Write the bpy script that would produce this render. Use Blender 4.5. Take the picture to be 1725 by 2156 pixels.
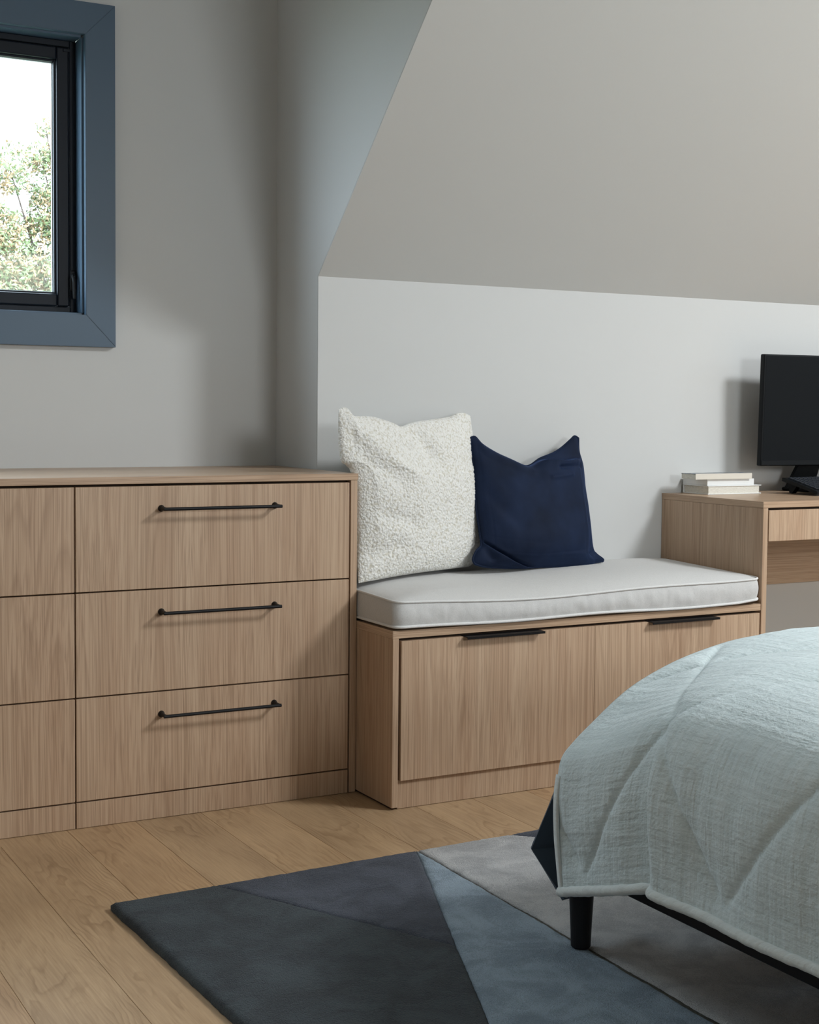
import bpy, bmesh, math, random
from mathutils import Vector, Matrix, noise
random.seed(7)
for o in list(bpy.data.objects): bpy.data.objects.remove(o, do_unlink=True)
S = bpy.context.scene
COL = S.collection

# ---------------------------------------------------------------- camera
cam_d = bpy.data.cameras.new('camera'); cam = bpy.data.objects.new('camera', cam_d); COL.objects.link(cam)
F, YAW, PITCH, ROLL = 3017.01, math.radians(28.7796), math.radians(-3.1149), math.radians(.5233)
f0 = Vector((math.sin(YAW)*math.cos(PITCH), math.cos(YAW)*math.cos(PITCH), math.sin(PITCH)))
r0 = Vector((math.cos(YAW), -math.sin(YAW), 0)); u0 = r0.cross(f0)
cr = r0*math.cos(ROLL)+u0*math.sin(ROLL); cu = u0*math.cos(ROLL)-r0*math.sin(ROLL)
m = Matrix.Identity(4)
for i in range(3):
    m[i][0], m[i][1], m[i][2] = cr[i], cu[i], -f0[i]
m.translation = Vector((-1.6745, -3.3303, 1.0054))
cam.matrix_world = m
cam_d.sensor_fit = 'HORIZONTAL'; cam_d.sensor_width = 36; cam_d.lens = F*36/1725
cam_d.shift_y = -50.2637/1725; cam_d.clip_start = .05; cam_d.clip_end = 200
S.camera = cam

# ---------------------------------------------------------------- world, lights, exposure
w = bpy.data.worlds.new('sky'); S.world = w; w.use_nodes = True
bg = w.node_tree.nodes['Background']; bg.inputs[0].default_value = (.74, .87, 1, 1); bg.inputs[1].default_value = 12

def area(name, loc, target, sx, sy, power, col):
    d = bpy.data.lights.new(name, 'AREA'); d.shape = 'RECTANGLE'; d.size = sx; d.size_y = sy
    d.energy = power; d.color = col
    o = bpy.data.objects.new(name, d); COL.objects.link(o); o.location = loc
    dr = Vector(target)-Vector(loc)
    o.rotation_euler = dr.to_track_quat('-Z', 'Y').to_euler()
    return o
# daylight through openings out of frame; the rear one is added for fill
area('daylight_skylight', (2.75, -2.85, 3.23), (1.7, -1.9, 0), .9, .9, 138, (.95, .98, 1))
area('rear_fill_light', (.8, -5.17, 1.7), (.1, 0, 1.2), 1.0, .65, 29, (1, .95, .87))  # added fill lamp, brightens the window wall and fronts from behind the camera
for nm, lo, tg, sx, sy in (('rear_fill_portal', (.8, -5.24, 1.7), (.8, 0, 1.7), 1.1, .7), ('window_portal', (-1.13, .64, 1.63), (-1.13, -3, 1.63), 1.1, .74), ('side_window_portal', (3.95, -1.27, 1.68), (0, -1.27, 1.68), .32, .57), ('skylight_portal', (2.75, -2.85, 3.26), (2.75, -2.85, 0), .96, .96)):
    pt = area(nm, lo, tg, sx, sy, 1, (1, 1, 1)); pt.data.cycles.is_portal = True

S.view_settings.view_transform = 'Standard'; S.view_settings.look = 'None'
S.view_settings.gamma = 1; S.view_settings.use_curve_mapping = False; S.view_settings.exposure = 0

# ---------------------------------------------------------------- materials
def mat(name, col=(.8, .8, .8), rough=.6, spec=.5, metal=0, sheen=0, sheen_tint=None):
    mt = bpy.data.materials.new(name); mt.use_nodes = True
    b = mt.node_tree.nodes['Principled BSDF']
    b.inputs['Base Color'].default_value = (*col, 1); b.inputs['Roughness'].default_value = rough
    b.inputs['Specular IOR Level'].default_value = spec; b.inputs['Metallic'].default_value = metal
    b.inputs['Sheen Weight'].default_value = sheen
    if sheen_tint: b.inputs['Sheen Tint'].default_value = (*sheen_tint, 1)
    return mt
class G:
    """tiny node graph helper"""
    def __init__(s, mt): s.t = mt.node_tree; s.b = s.t.nodes['Principled BSDF']
    def n(s, typ, **kw):
        nd = s.t.nodes.new(typ)
        for k, v in kw.items():
            if k in nd.inputs: nd.inputs[k].default_value = v
            else: setattr(nd, k, v)
        return nd
    def l(s, a, b): s.t.links.new(a, b)
    def coord(s, scale=(1, 1, 1), kind='Object'):
        c = s.n('ShaderNodeTexCoord'); mp = s.n('ShaderNodeMapping'); mp.inputs['Scale'].default_value = scale
        s.l(c.outputs[kind], mp.inputs[0]); return mp.outputs[0]
    def noise(s, vec, scale, detail=4, rough=.55, dist=0):
        nd = s.n('ShaderNodeTexNoise', Scale=scale, Detail=detail, Roughness=rough, Distortion=dist)
        s.l(vec, nd.inputs['Vector']); return nd.outputs['Fac']
    def ramp(s, fac, stops):
        nd = s.n('ShaderNodeValToRGB'); cr = nd.color_ramp
        while len(cr.elements) > 1: cr.elements.remove(cr.elements[-1])
        cr.elements[0].position = stops[0][0]; cr.elements[0].color = (*stops[0][1], 1)
        for p, c in stops[1:]:
            e = cr.elements.new(p); e.color = (*c, 1)
        s.l(fac, nd.inputs[0]); return nd.outputs[0]
    def mix(s, fac, a, b, mode='MIX'):
        nd = s.n('ShaderNodeMix', data_type='RGBA', blend_type=mode)
        if isinstance(fac, (int, float)): nd.inputs[0].default_value = fac
        else: s.l(fac, nd.inputs[0])
        for i, v in ((6, a), (7, b)):
            if isinstance(v, tuple): nd.inputs[i].default_value = (*v, 1)
            else: s.l(v, nd.inputs[i])
        return nd.outputs[2]
    def math(s, op, a, b=0., c=None):
        nd = s.n('ShaderNodeMath', operation=op)
        for i, v in ((0, a), (1, b)) + (((2, c),) if c is not None else ()):
            if isinstance(v, (int, float)): nd.inputs[i].default_value = v
            else: s.l(v, nd.inputs[i])
        return nd.outputs[0]
    def bump(s, h, strength=.3, dist=.002, prev=None):
        nd = s.n('ShaderNodeBump', Strength=strength, Distance=dist); s.l(h, nd.inputs['Height'])
        if prev: s.l(prev, nd.inputs['Normal'])
        s.l(nd.outputs[0], s.b.inputs['Normal']); return nd.outputs[0]
    def color(s, c): s.l(c, s.b.inputs['Base Color'])

def wall_paint(name, col):
    mt = mat(name, col, .85, .25); g = G(mt)
    n = g.noise(g.coord(), 220, 3); g.bump(n, .08, .0006); return mt
M = {}
M['wall'] = wall_paint('white_wall_paint', (.585, .59, .58))
M['slope'] = wall_paint('white_ceiling_paint', (.60, .60, .58))

def veneer(name, axis):
    """fine straight grain laminate, the grain runs along axis"""
    mt = mat(name, rough=.42, spec=.4); g = G(mt)
    a = 'xyz'.index(axis)
    sc = [1, 1, 1]; sc[a] = .16
    # slow sideways wander of the grain
    c = g.coord(tuple(sc))
    nd = g.n('ShaderNodeTexNoise', Scale=4.5, Detail=1.5, Roughness=.45); g.l(c, nd.inputs['Vector'])
    off = g.n('ShaderNodeVectorMath', operation='MULTIPLY_ADD')
    g.l(nd.outputs['Color'], off.inputs[0]); off.inputs[1].default_value = (.045, .045, .045)
    cc = g.n('ShaderNodeTexCoord'); g.l(cc.outputs['Object'], off.inputs[2])
    def streak(f, scale, detail, rough=.6):
        mp = g.n('ShaderNodeMapping'); v = [1, 1, 1]; v[a] = f; mp.inputs['Scale'].default_value = v
        g.l(off.outputs[0], mp.inputs[0]); return g.noise(mp.outputs[0], scale, detail, rough)
    fine = streak(.004, 400, 2, .6); mid = streak(.009, 115, 3); big = streak(.04, 13, 2)
    pores = streak(.012, 520, 1)
    base = g.ramp(mid, [(.3, (.36, .235, .15)), (.5, (.47, .325, .215)), (.72, (.56, .40, .275))])
    col = g.mix(.58, base, g.ramp(fine, [(.40, (.27, .165, .098)), (.47, (.46, .315, .205)), (.60, (.60, .435, .30))]))
    col = g.mix(.35, col, g.ramp(big, [(.35, (.42, .27, .175)), (.65, (.54, .395, .275))]))
    col = g.mix(g.ramp(pores, [(.60, (0, 0, 0)), (.72, (.6, .6, .6))]), col, (.27, .17, .11))
    # cathedral arcs: contour lines of a stretched field
    mp = g.n('ShaderNodeMapping'); v = [1, 1, 1]; v[a] = .06; mp.inputs['Scale'].default_value = v; g.l(cc.outputs['Object'], mp.inputs[0])
    fld = g.noise(mp.outputs[0], 5.5, 2, .3); ln = g.math('FRACT', g.math('MULTIPLY', fld, 30))
    arc = g.ramp(ln, [(0, (0, 0, 0)), (.62, (.1, .1, .1)), (.86, (1, 1, 1)), (.96, (.3, .3, .3)), (1, (0, 0, 0))])
    msk = g.ramp(g.noise(mp.outputs[0], 4.1, 1), [(.50, (0, 0, 0)), (.60, (.32, .32, .32))])
    col = g.mix(g.mix(1., arc, msk, 'MULTIPLY'), col, (.27, .165, .10))
    g.color(col); g.bump(fine, .12, .0006); return mt
M['veneer_z'] = veneer('oak_veneer_upright_grain', 'z')
M['veneer_x'] = veneer('oak_veneer_level_grain', 'x')
M['veneer_x'].node_tree.nodes['Principled BSDF'].inputs['Roughness'].default_value = .32
M['veneer_y'] = veneer('oak_veneer_depth_grain', 'y')
M['gap'] = mat('gap_shade_brown', (.05, .032, .022), .8, .2)  # shade of the gaps put into the colour of what lies behind

def oak_plank():
    mt = mat('oak_floor_plank', rough=.42, spec=.35); g = G(mt)
    tc = g.n('ShaderNodeTexCoord'); oi = g.n('ShaderNodeObjectInfo')
    sh = g.n('ShaderNodeVectorMath', operation='MULTIPLY_ADD')
    cmb = g.n('ShaderNodeCombineXYZ'); g.l(oi.outputs['Random'], cmb.inputs[0]); g.l(oi.outputs['Random'], cmb.inputs[1]); g.l(oi.outputs['Random'], cmb.inputs[2])
    g.l(cmb.outputs[0], sh.inputs[0]); sh.inputs[1].default_value = (.05, 37, 13); g.l(tc.outputs['Object'], sh.inputs[2])
    P = sh.outputs[0]
    def sc(v):
        mp = g.n('ShaderNodeMapping'); mp.inputs['Scale'].default_value = v; g.l(P, mp.inputs[0]); return mp.outputs[0]
    sep = g.n('ShaderNodeSeparateXYZ'); g.l(P, sep.inputs[0])
    x2 = g.math('MULTIPLY', sep.outputs[0], sep.outputs[0])
    wob = g.noise(sc((1, .35, 1)), 7, 3, .5); wob2 = g.noise(sc((1, .3, 1)), 24, 3, .5)
    f = g.math('MULTIPLY_ADD', x2, 550, g.math('MULTIPLY', wob, 13))
    f = g.math('ADD', f, g.math('MULTIPLY', wob2, 1.6))
    f = g.math('MULTIPLY_ADD', sep.outputs[1], 2.6, f)
    ring = g.math('FRACT', f)
    line = g.ramp(ring, [(0, (0, 0, 0)), (.5, (.15, .15, .15)), (.86, (1, 1, 1)), (.97, (.2, .2, .2)), (1, (0, 0, 0))])
    msk = g.ramp(g.noise(sc((1, .5, 1)), 9, 2), [(.42, (0, 0, 0)), (.62, (1, 1, 1))])
    fac = g.mix(1., line, msk, 'MULTIPLY')
    fine = g.noise(sc((1, .03, 1)), 260, 3, .6)
    base = g.ramp(fine, [(.3, (.42, .29, .172)), (.7, (.53, .38, .235))])
    tone = g.ramp(oi.outputs['Random'], [(0, (.86, .84, .82)), (.5, (1, .98, .95)), (1, (1.0, .93, .86))])
    base = g.mix(1., base, tone, 'MULTIPLY')
    soft = g.ramp(g.noise(sc((1, .3, 1)), 12, 3), [(.3, (.86, .84, .82)), (.7, (1.06, 1.05, 1.03))])
    base = g.mix(1., base, soft, 'MULTIPLY')
    dark = g.mix(1., base, (.62, .56, .50), 'MULTIPLY')
    sc1 = g.math('MULTIPLY', fac, .7)
    g.color(g.mix(sc1, base, dark)); g.bump(fine, .08, .0005); return mt
M['plank'] = oak_plank()
M['subfloor'] = mat('dark_subfloor', (.16, .10, .055), .9)
M['casing'] = mat('slate_blue_window_paint', (.062, .105, .155), .4, .35)
M['win_black'] = mat('black_window_frame', (.007, .011, .018), .45, .2)
M['black'] = mat('black_powder_coated_metal', (.006, .006, .007), .5, .25)
M['bed_black'] = mat('black_stained_bed_wood', (.006, .006, .008), .5, .3)
M['edge_white'] = mat('pale_glazing_spacer', (.6, .7, .72), .4)
gm = bpy.data.materials.new('clear_window_glass'); gm.use_nodes = True
nt = gm.node_tree; nt.nodes.remove(nt.nodes['Principled BSDF'])
tr = nt.nodes.new('ShaderNodeBsdfTransparent'); gl = nt.nodes.new('ShaderNodeBsdfGlossy'); gl.inputs['Roughness'].default_value = .02
fr = nt.nodes.new('ShaderNodeFresnel'); fr.inputs[0].default_value = 1.22; mx = nt.nodes.new('ShaderNodeMixShader')
tr.inputs[0].default_value = (.97, .99, .985, 1)
ge = nt.nodes.new('ShaderNodeNewGeometry'); iv = nt.nodes.new('ShaderNodeMath'); iv.operation = 'SUBTRACT'; iv.inputs[0].default_value = 1; nt.links.new(ge.outputs['Backfacing'], iv.inputs[1])
ml = nt.nodes.new('ShaderNodeMath'); ml.operation = 'MULTIPLY'; nt.links.new(fr.outputs[0], ml.inputs[0]); nt.links.new(iv.outputs[0], ml.inputs[1])
nt.links.new(ml.outputs[0], mx.inputs[0]); nt.links.new(tr.outputs[0], mx.inputs[1]); nt.links.new(gl.outputs[0], mx.inputs[2])
nt.links.new(mx.outputs[0], nt.nodes['Material Output'].inputs[0]); M['glass'] = gm

def fabric(name, col, rough=.9, sheen=.2, tint=None, wv=520, st=.4, dist=.0012):
    mt = mat(name, col, rough, .15, sheen=sheen, sheen_tint=tint); g = G(mt)
    n = g.noise(g.coord(), wv, 3, .7); big = g.noise(g.coord(), 30, 2)
    g.color(g.mix(g.ramp(n, [(.3, (1, 1, 1)), (.7, (0, 0, 0))]), col, tuple(c*.82 for c in col)))
    h = g.math('MULTIPLY_ADD', big, 3, n); g.bump(h, st, dist); return mt
M['seat'] = fabric('cream_seat_fabric', (.64, .635, .62), .92, .15)
M['seat_piping'] = fabric('pale_piping_fabric', (.76, .755, .74), .9, .1)
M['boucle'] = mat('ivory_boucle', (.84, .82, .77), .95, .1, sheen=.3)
g = G(M['boucle'])
c = g.coord()
v = g.n('ShaderNodeTexVoronoi', Scale=165, feature='SMOOTH_F1'); v.inputs['Smoothness'].default_value = .4; v.inputs['Randomness'].default_value = 1
wn = g.n('ShaderNodeTexNoise', Scale=70, Detail=2); g.l(c, wn.inputs['Vector'])
vm = g.n('ShaderNodeVectorMath', operation='MULTIPLY_ADD'); g.l(wn.outputs['Color'], vm.inputs[0]); vm.inputs[1].default_value = (.012, .012, .012); g.l(c, vm.inputs[2])
g.l(vm.outputs[0], v.inputs['Vector'])
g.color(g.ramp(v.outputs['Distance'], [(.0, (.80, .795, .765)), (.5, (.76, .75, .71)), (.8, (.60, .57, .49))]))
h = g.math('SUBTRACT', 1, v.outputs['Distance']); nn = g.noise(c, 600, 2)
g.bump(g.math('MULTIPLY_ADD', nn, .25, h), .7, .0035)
M['velvet'] = mat('navy_velvet', (.008, .016, .05), .75, .15, sheen=.3, sheen_tint=(.15, .3, .8))
M['velvet'].node_tree.nodes['Principled BSDF'].inputs['Sheen Roughness'].default_value = .35
g = G(M['velvet']); g.bump(g.noise(g.coord(), 700, 2), .2, .0008)
nb = g.noise(g.coord(), 9, 3); g.color(g.ramp(nb, [(.3, (.0035, .008, .022)), (.7, (.008, .017, .046))]))

def muslin(name, lo, hi, dep=.0035):
    mt = mat(name, hi, .9, .1, sheen=.15); g = G(mt)
    uv = g.n('ShaderNodeUVMap'); uv.uv_map = 'UVMap'
    def sc(v, s, d, r=.6, dist=0):
        mp = g.n('ShaderNodeMapping'); mp.inputs['Scale'].default_value = v; g.l(uv.outputs[0], mp.inputs[0]); return g.noise(mp.outputs[0], s, d, r, dist)
    a = sc((1, .09, 1), 80, 2, .5); b = sc((.13, 1, 1), 70, 2, .5); c = sc((1, .04, 1), 300, 1); d = sc((.06, 1, 1), 300, 1)
    msk = sc((1, 1, 1), 6, 2)
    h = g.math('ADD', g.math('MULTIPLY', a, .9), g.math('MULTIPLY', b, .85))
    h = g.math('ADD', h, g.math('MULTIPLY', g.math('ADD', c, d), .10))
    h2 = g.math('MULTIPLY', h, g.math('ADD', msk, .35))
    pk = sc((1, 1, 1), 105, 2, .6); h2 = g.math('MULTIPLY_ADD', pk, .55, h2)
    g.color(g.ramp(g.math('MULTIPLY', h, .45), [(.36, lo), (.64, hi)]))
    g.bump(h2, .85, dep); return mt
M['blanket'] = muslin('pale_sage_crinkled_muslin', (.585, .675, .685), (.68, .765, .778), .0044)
M['binding'] = muslin('cream_blanket_binding', (.64, .69, .68), (.72, .76, .745), .003)
M['quilt'] = muslin('dark_slate_muslin', (.045, .065, .09), (.075, .105, .14), .006)
M['sheet'] = fabric('white_mattress_cloth', (.7, .7, .7))

def pile(name, lo, hi):
    mt = mat(name, hi, .97, .05, sheen=.25); g = G(mt); c = g.coord()
    big = g.noise(c, 11, 5, .62, .6); fine = g.noise(c, 420, 2, .8); mid = g.noise(c, 110, 3, .7)
    f = g.math('ADD', g.math('MULTIPLY', g.math('SUBTRACT', big, .5), 1.3), g.math('MULTIPLY_ADD', g.math('SUBTRACT', fine, .5), 1.1, .5))
    g.color(g.ramp(f, [(.34, lo), (.66, hi)]))
    g.bump(g.math('MULTIPLY_ADD', mid, .5, fine), 1, .008); return mt
M['pile_slate'] = pile('dark_slate_pile', (.015, .025, .034), (.050, .072, .084))
M['pile_violet'] = pile('violet_grey_pile', (.036, .048, .072), (.088, .104, .142))
M['pile_blue'] = pile('pale_blue_grey_pile', (.24, .32, .40), (.43, .55, .65))
M['pile_cream'] = pile('cream_grey_pile', (.50, .51, .52), (.76, .765, .765))
M['pile_olive'] = pile('dark_olive_carved_line', (.075, .07, .05), (.12, .11, .085))

M['screen'] = mat('matte_black_display', (.005, .0065, .008), .6, .1)
M['plastic'] = mat('black_plastic', (.006, .0075, .009), .5, .15)
M['key'] = mat('black_keycap', (.012, .015, .02), .5, .3)
M['legend'] = mat('grey_key_legend', (.09, .105, .14), .6)
M['cover_white'] = mat('white_book_cover', (.78, .79, .78), .45)
M['cover_cream'] = mat('cream_magazine_cover', (.68, .64, .56), .45)
M['pages'] = mat('cream_pages', (.72, .70, .62), .9)
g = G(M['pages']); st_ = g.noise(g.coord((.05, .05, 1)), 1800, 2); g.color(g.ramp(st_, [(.35, (.56, .54, .47)), (.6, (.76, .74, .67))])); g.bump(st_, .3, .0004)
M['photo_cover'] = mat('dark_photo_cover', (.1, .1, .1), .3)
g = G(M['photo_cover']); n1 = g.noise(g.coord((14, 30, 1)), 1, 4, .6)
g.color(g.ramp(n1, [(.38, (.03, .03, .035)), (.48, (.10, .11, .13)), (.53, (.20, .27, .36)), (.58, (.55, .55, .52)), (.66, (.12, .09, .07))]))
M['leaf'] = mat('green_leaf', (.15, .19, .085), .6)
M['leaf_orange'] = mat('orange_leaf', (.34, .24, .13), .6)
for k in ('leaf', 'leaf_orange'):
    b = M[k].node_tree.nodes['Principled BSDF']; b.inputs['Transmission Weight'].default_value = 0
M['bark'] = mat('grey_bark', (.12, .09, .07), .9)
g = G(M['bark']); n1 = g.noise(g.coord((1, 1, .2)), 30, 4); g.color(g.ramp(n1, [(.3, (.07, .05, .04)), (.7, (.2, .16, .13))])); g.bump(n1, .6, .02)
M['grass'] = mat('grass', (.12, .2, .06), .9)
g = G(M['grass']); n1 = g.noise(g.coord(), 4, 5); g.color(g.ramp(n1, [(.3, (.10, .12, .07)), (.7, (.20, .22, .14))]))

# ---------------------------------------------------------------- helpers
def root(name, loc, label, cat, group=None):
    o = bpy.data.objects.new(name, None); o.empty_display_size = .05; COL.objects.link(o)
    o.location = loc; o['label'] = label; o['category'] = cat
    if group: o['group'] = group
    return o
def origin(o):
    v = Vector((0, 0, 0))
    while o is not None: v += o.location; o = o.parent
    return v
def obj(name, bm, m, parent=None, kind=None, label=None, smooth=False, loc=None):
    """bm in world coordinates -> one mesh object, kept in place under its parent"""
    off = origin(parent) if parent else Vector((0, 0, 0))
    L = Vector(loc) if loc is not None else None
    if L is None and parent is None:
        L = Vector((0, 0, 0))
    base = L if L is not None else off
    bmesh.ops.translate(bm, verts=bm.verts, vec=-base)
    me = bpy.data.meshes.new(name); bm.to_mesh(me); bm.free()
    for mm in (m if isinstance(m, (list, tuple)) else [m]): me.materials.append(M[mm])
    if smooth:
        for p in me.polygons: p.use_smooth = True
    o = bpy.data.objects.new(name, me); COL.objects.link(o)
    if parent: o.parent = parent
    o.location = base-off
    if kind: o['kind'] = kind
    if label: o['label'] = label
    return o
def BM(): return bmesh.new()
def box(bm, x0, x1, y0, y1, z0, z1, bev=0, seg=2):
    vs = [bm.verts.new((x, y, z)) for x in (x0, x1) for y in (y0, y1) for z in (z0, z1)]
    fs = [(0, 1, 3, 2), (4, 6, 7, 5), (0, 4, 5, 1), (2, 3, 7, 6), (0, 2, 6, 4), (1, 5, 7, 3)]
    faces = [bm.faces.new([vs[i] for i in f]) for f in fs]
    if bev > 0:
        es = list({e for f in faces for e in f.edges})
        bmesh.ops.bevel(bm, geom=es, offset=bev, segments=seg, affect='EDGES', profile=.5)
    return vs
def bx(x0, x1, y0, y1, z0, z1, bev=0, seg=2):
    bm = BM(); box(bm, x0, x1, y0, y1, z0, z1, bev, seg); return bm
def prism(bm, pts, d):
    """closed polygon pts (world) extruded by vector d"""
    a = [bm.verts.new(p) for p in pts]; b = [bm.verts.new(Vector(p)+Vector(d)) for p in pts]
    n = len(a); bm.faces.new(a); bm.faces.new(b[::-1])
    for i in range(n): bm.faces.new((a[i], b[i], b[(i+1) % n], a[(i+1) % n]))
    bmesh.ops.recalc_face_normals(bm, faces=bm.faces)
def tube(bm, pts, r, seg=10, closed=False, cap=True):
    pts = [Vector(p) for p in pts]; n = len(pts); rings = []
    rr = r if isinstance(r, (list, tuple)) else [r]*n
    up = Vector((0, 0, 1)); prev = None
    for i in range(n):
        if closed: t = pts[(i+1) % n]-pts[i-1]
        else: t = pts[min(i+1, n-1)]-pts[max(i-1, 0)]
        t.normalize()
        if prev is None:
            s = t.cross(up)
            if s.length < 1e-3: s = t.cross(Vector((1, 0, 0)))
        else: s = prev-t*prev.dot(t)
        s.normalize(); prev = s; q = t.cross(s)
        rings.append([bm.verts.new(pts[i]+(s*math.cos(a)+q*math.sin(a))*rr[i]) for a in [2*math.pi*k/seg for k in range(seg)]])
    for i in range(n if closed else n-1):
        A, B = rings[i], rings[(i+1) % n]
        for k in range(seg): bm.faces.new((A[k], A[(k+1) % seg], B[(k+1) % seg], B[k]))
    if cap and not closed: bm.faces.new(rings[0][::-1]); bm.faces.new(rings[-1])
    bmesh.ops.recalc_face_normals(bm, faces=bm.faces)
def lathe(bm, c, prof, seg=24, axis='z'):
    rings = []
    for r, h in prof:
        ring = []
        for k in range(seg):
            a = 2*math.pi*k/seg; p = (r*math.cos(a), r*math.sin(a), h)
            if axis == 'y': p = (p[0], p[2], p[1])
            ring.append(bm.verts.new(Vector(c)+Vector(p)))
        rings.append(ring)
    for A, B in zip(rings, rings[1:]):
        for k in range(seg): bm.faces.new((A[k], A[(k+1) % seg], B[(k+1) % seg], B[k]))
    bm.faces.new(rings[0][::-1]); bm.faces.new(rings[-1]); bmesh.ops.recalc_face_normals(bm, faces=bm.faces)
def wall_with_hole(ax, a0, a1, t0, t1, z0, z1, h0, h1, hz0, hz1):
    """wall running along ax ('x' or 'y') from a0..a1, thickness t0..t1, with one opening"""
    bm = BM()
    def b(p, q, r, s):
        if ax == 'x': box(bm, p, q, t0, t1, r, s)
        else: box(bm, t0, t1, p, q, r, s)
    b(a0, h0, z0, z1); b(h1, a1, z0, z1); b(h0, h1, z0, hz0); b(h0, h1, hz1, z1); return bm

# ---------------------------------------------------------------- structure
CZ = 3.2; YK = .2621; ZK = 1.3701; YB = .5482; XC = .0067; YS = YK-(CZ-ZK)/.96
XL, XR, YR = -3.4, 3.9, -5.2; XD = -2.3
WX0, WX1, WZ0, WZ1 = -1.718, -.5555, 1.2485, 2.0165       # rough opening of the visible window
obj('wall_window', wall_with_hole('x', XD-.1, XC, YB, YB+.17, -.05, CZ, WX0, WX1, WZ0, WZ1), 'wall', kind='structure')
obj('wall_knee', bx(XC+.0006, XR, YK, YK+.1, -.05, ZK), 'wall', kind='structure')
bm = BM(); prism(bm, [(XC, YK+.003, -.05), (XC, YB, -.05), (XC, YB, CZ), (XC, YS+.004, CZ), (XC, YK+.003, ZK+.001)], (.08, 0, 0))
bm2 = bm; obj('wall_cheek', bm2, 'wall', kind='structure')
bm = BM(); prism(bm, [(XD, YK+.003, -.05), (XD, YB, -.05), (XD, YB, CZ), (XD, YS+.004, CZ), (XD, YK+.003, ZK+.001)], (-.08, 0, 0))
obj('wall_cheek_left', bm, 'wall', kind='structure')
obj('wall_knee_left', bx(XL, XD-.0006, YK, YK+.1, -.05, ZK), 'wall', kind='structure')
bm = BM(); prism(bm, [(XC+.0006, YK, ZK), (XC+.0006, YS, CZ), (XC+.0006, YS+.08, CZ+.08), (XC+.0006, YK+.1, ZK+.03)], (XR-XC, 0, 0))
obj('ceiling_slope', bm, 'slope', kind='structure')
bm = BM(); prism(bm, [(XL, YK, ZK), (XL, YS, CZ), (XL, YS+.08, CZ+.08), (XL, YK+.1, ZK+.03)], (XD-XL-.0006, 0, 0))
obj('ceiling_slope_left', bm, 'slope', kind='structure')
bm = BM()
SKX0, SKX1, SKY0, SKY1 = 2.27, 3.23, -3.33, -2.37
box(bm, XL, SKX0, YR, YS, CZ, CZ+.08); box(bm, SKX1, XR, YR, YS, CZ, CZ+.08)
box(bm, SKX0, SKX1, YR, SKY0, CZ, CZ+.08); box(bm, SKX0, SKX1, SKY1, YS, CZ, CZ+.08)
obj('ceiling', bm, 'slope', kind='structure')
obj('ceiling_dormer', bx(XD-.08, XC+.08, YS, YB+.17, CZ, CZ+.08), 'slope', kind='structure')
obj('wall_right', wall_with_hole('y', YR, YK+.1, XR, XR+.12, -.05, CZ+.08, -1.42, -1.12, 1.4, 1.95), 'wall', kind='structure')
obj('wall_left', bx(XL-.12, XL, YR, YK+.1, -.05, CZ+.08), 'wall', kind='structure')
obj('wall_back', wall_with_hole('x', XL-.12, XR+.12, YR-.12, YR, -.05, CZ+.08, .25, 1.35, 1.35, 2.05), 'wall', kind='structure')  # opening added in the unseen wall for the rear fill light

# floor: one object per board, boards run along y
floor = obj('floor', bx(XL, XR, YR, YB, -.05, -.014), 'subfloor', kind='structure')
PW = .168
k0 = int((XL+.262)/PW); rnd = random.Random(3)
for k in range(k0, int((XR+.262)/PW)+1):
    x = -.262+PW*(k+.5)
    if x-PW/2 < XL or x+PW/2 > XR: continue
    # butt joints lie under the cabinets, under the bed or behind the camera
    y1 = YB-.001
    for L in (2.1+(.28 if k % 2 else .0), 1.6, 1.4, 2):
        y0 = max(y1-L, YR)
        if y1-y0 < .1: break
        bm = BM(); h = (y1-y0)/2
        box(bm, -PW/2+.0002, PW/2-.0002, -h+.0003, h-.0003, -.0135, 0, .0006, 1)
        me = bpy.data.meshes.new('plank'); bm.to_mesh(me); bm.free(); me.materials.append(M['plank'])
        o = bpy.data.objects.new('plank', me); COL.objects.link(o); o.parent = floor; o.location = (x, (y0+y1)/2, 0)
        y1 = y0

# ---------------------------------------------------------------- window
win = bpy.data.objects.new('window_1', None); COL.objects.link(win); win.location = (-1.13, YB, WZ0); win['kind'] = 'structure'
CX1, CX0, CZ0, CZ1 = -.481, -1.792, 1.1703, 2.0941     # casing outside
IX1, IX0, IZ0, IZ1 = -.5635, -1.71, 1.2565, 2.0085     # casing inside
YC = YB-.02
def casing(pts):
    bm = BM(); prism(bm, pts, (0, .0195, 0))
    es = [e for e in bm.edges if all(abs(v.co.y-YC) < 1e-5 for v in e.verts)]
    bmesh.ops.bevel(bm, geom=es, offset=.0012, segments=2, affect='EDGES'); return bm
q = .0002
obj('casing', casing([(CX1, YC, CZ0), (CX1, YC, CZ1), (IX1, YC, IZ1-q), (IX1, YC, IZ0+q)]), 'casing', win)
obj('casing', casing([(CX0, YC, CZ0), (CX0, YC, CZ1), (IX0, YC, IZ1-q), (IX0, YC, IZ0+q)]), 'casing', win)
obj('casing', casing([(CX0, YC, CZ1), (CX1, YC, CZ1), (IX1, YC, IZ1+q), (IX0, YC, IZ1+q)]), 'casing', win)
obj('casing', casing([(CX0, YC, CZ0), (CX1, YC, CZ0), (IX1, YC, IZ0-q), (IX0, YC, IZ0-q)]), 'casing', win)
JY = YB+.052                                            # face of the black frame
jx1, jx0, jz0, jz1 = IX1-.006, IX0+.006, IZ0+.006, IZ1-.006
obj('jamb', bx(jx1, WX1-.0003, YB+.001, JY+.05, jz0, jz1, .001, 1), 'casing', win)
obj('jamb', bx(WX0+.0003, jx0, YB+.001, JY+.05, jz0, jz1, .001, 1), 'casing', win)
obj('jamb', bx(jx0, jx1, YB+.001, JY+.05, jz1, WZ1-.0005, .001, 1), 'casing', win)
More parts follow.
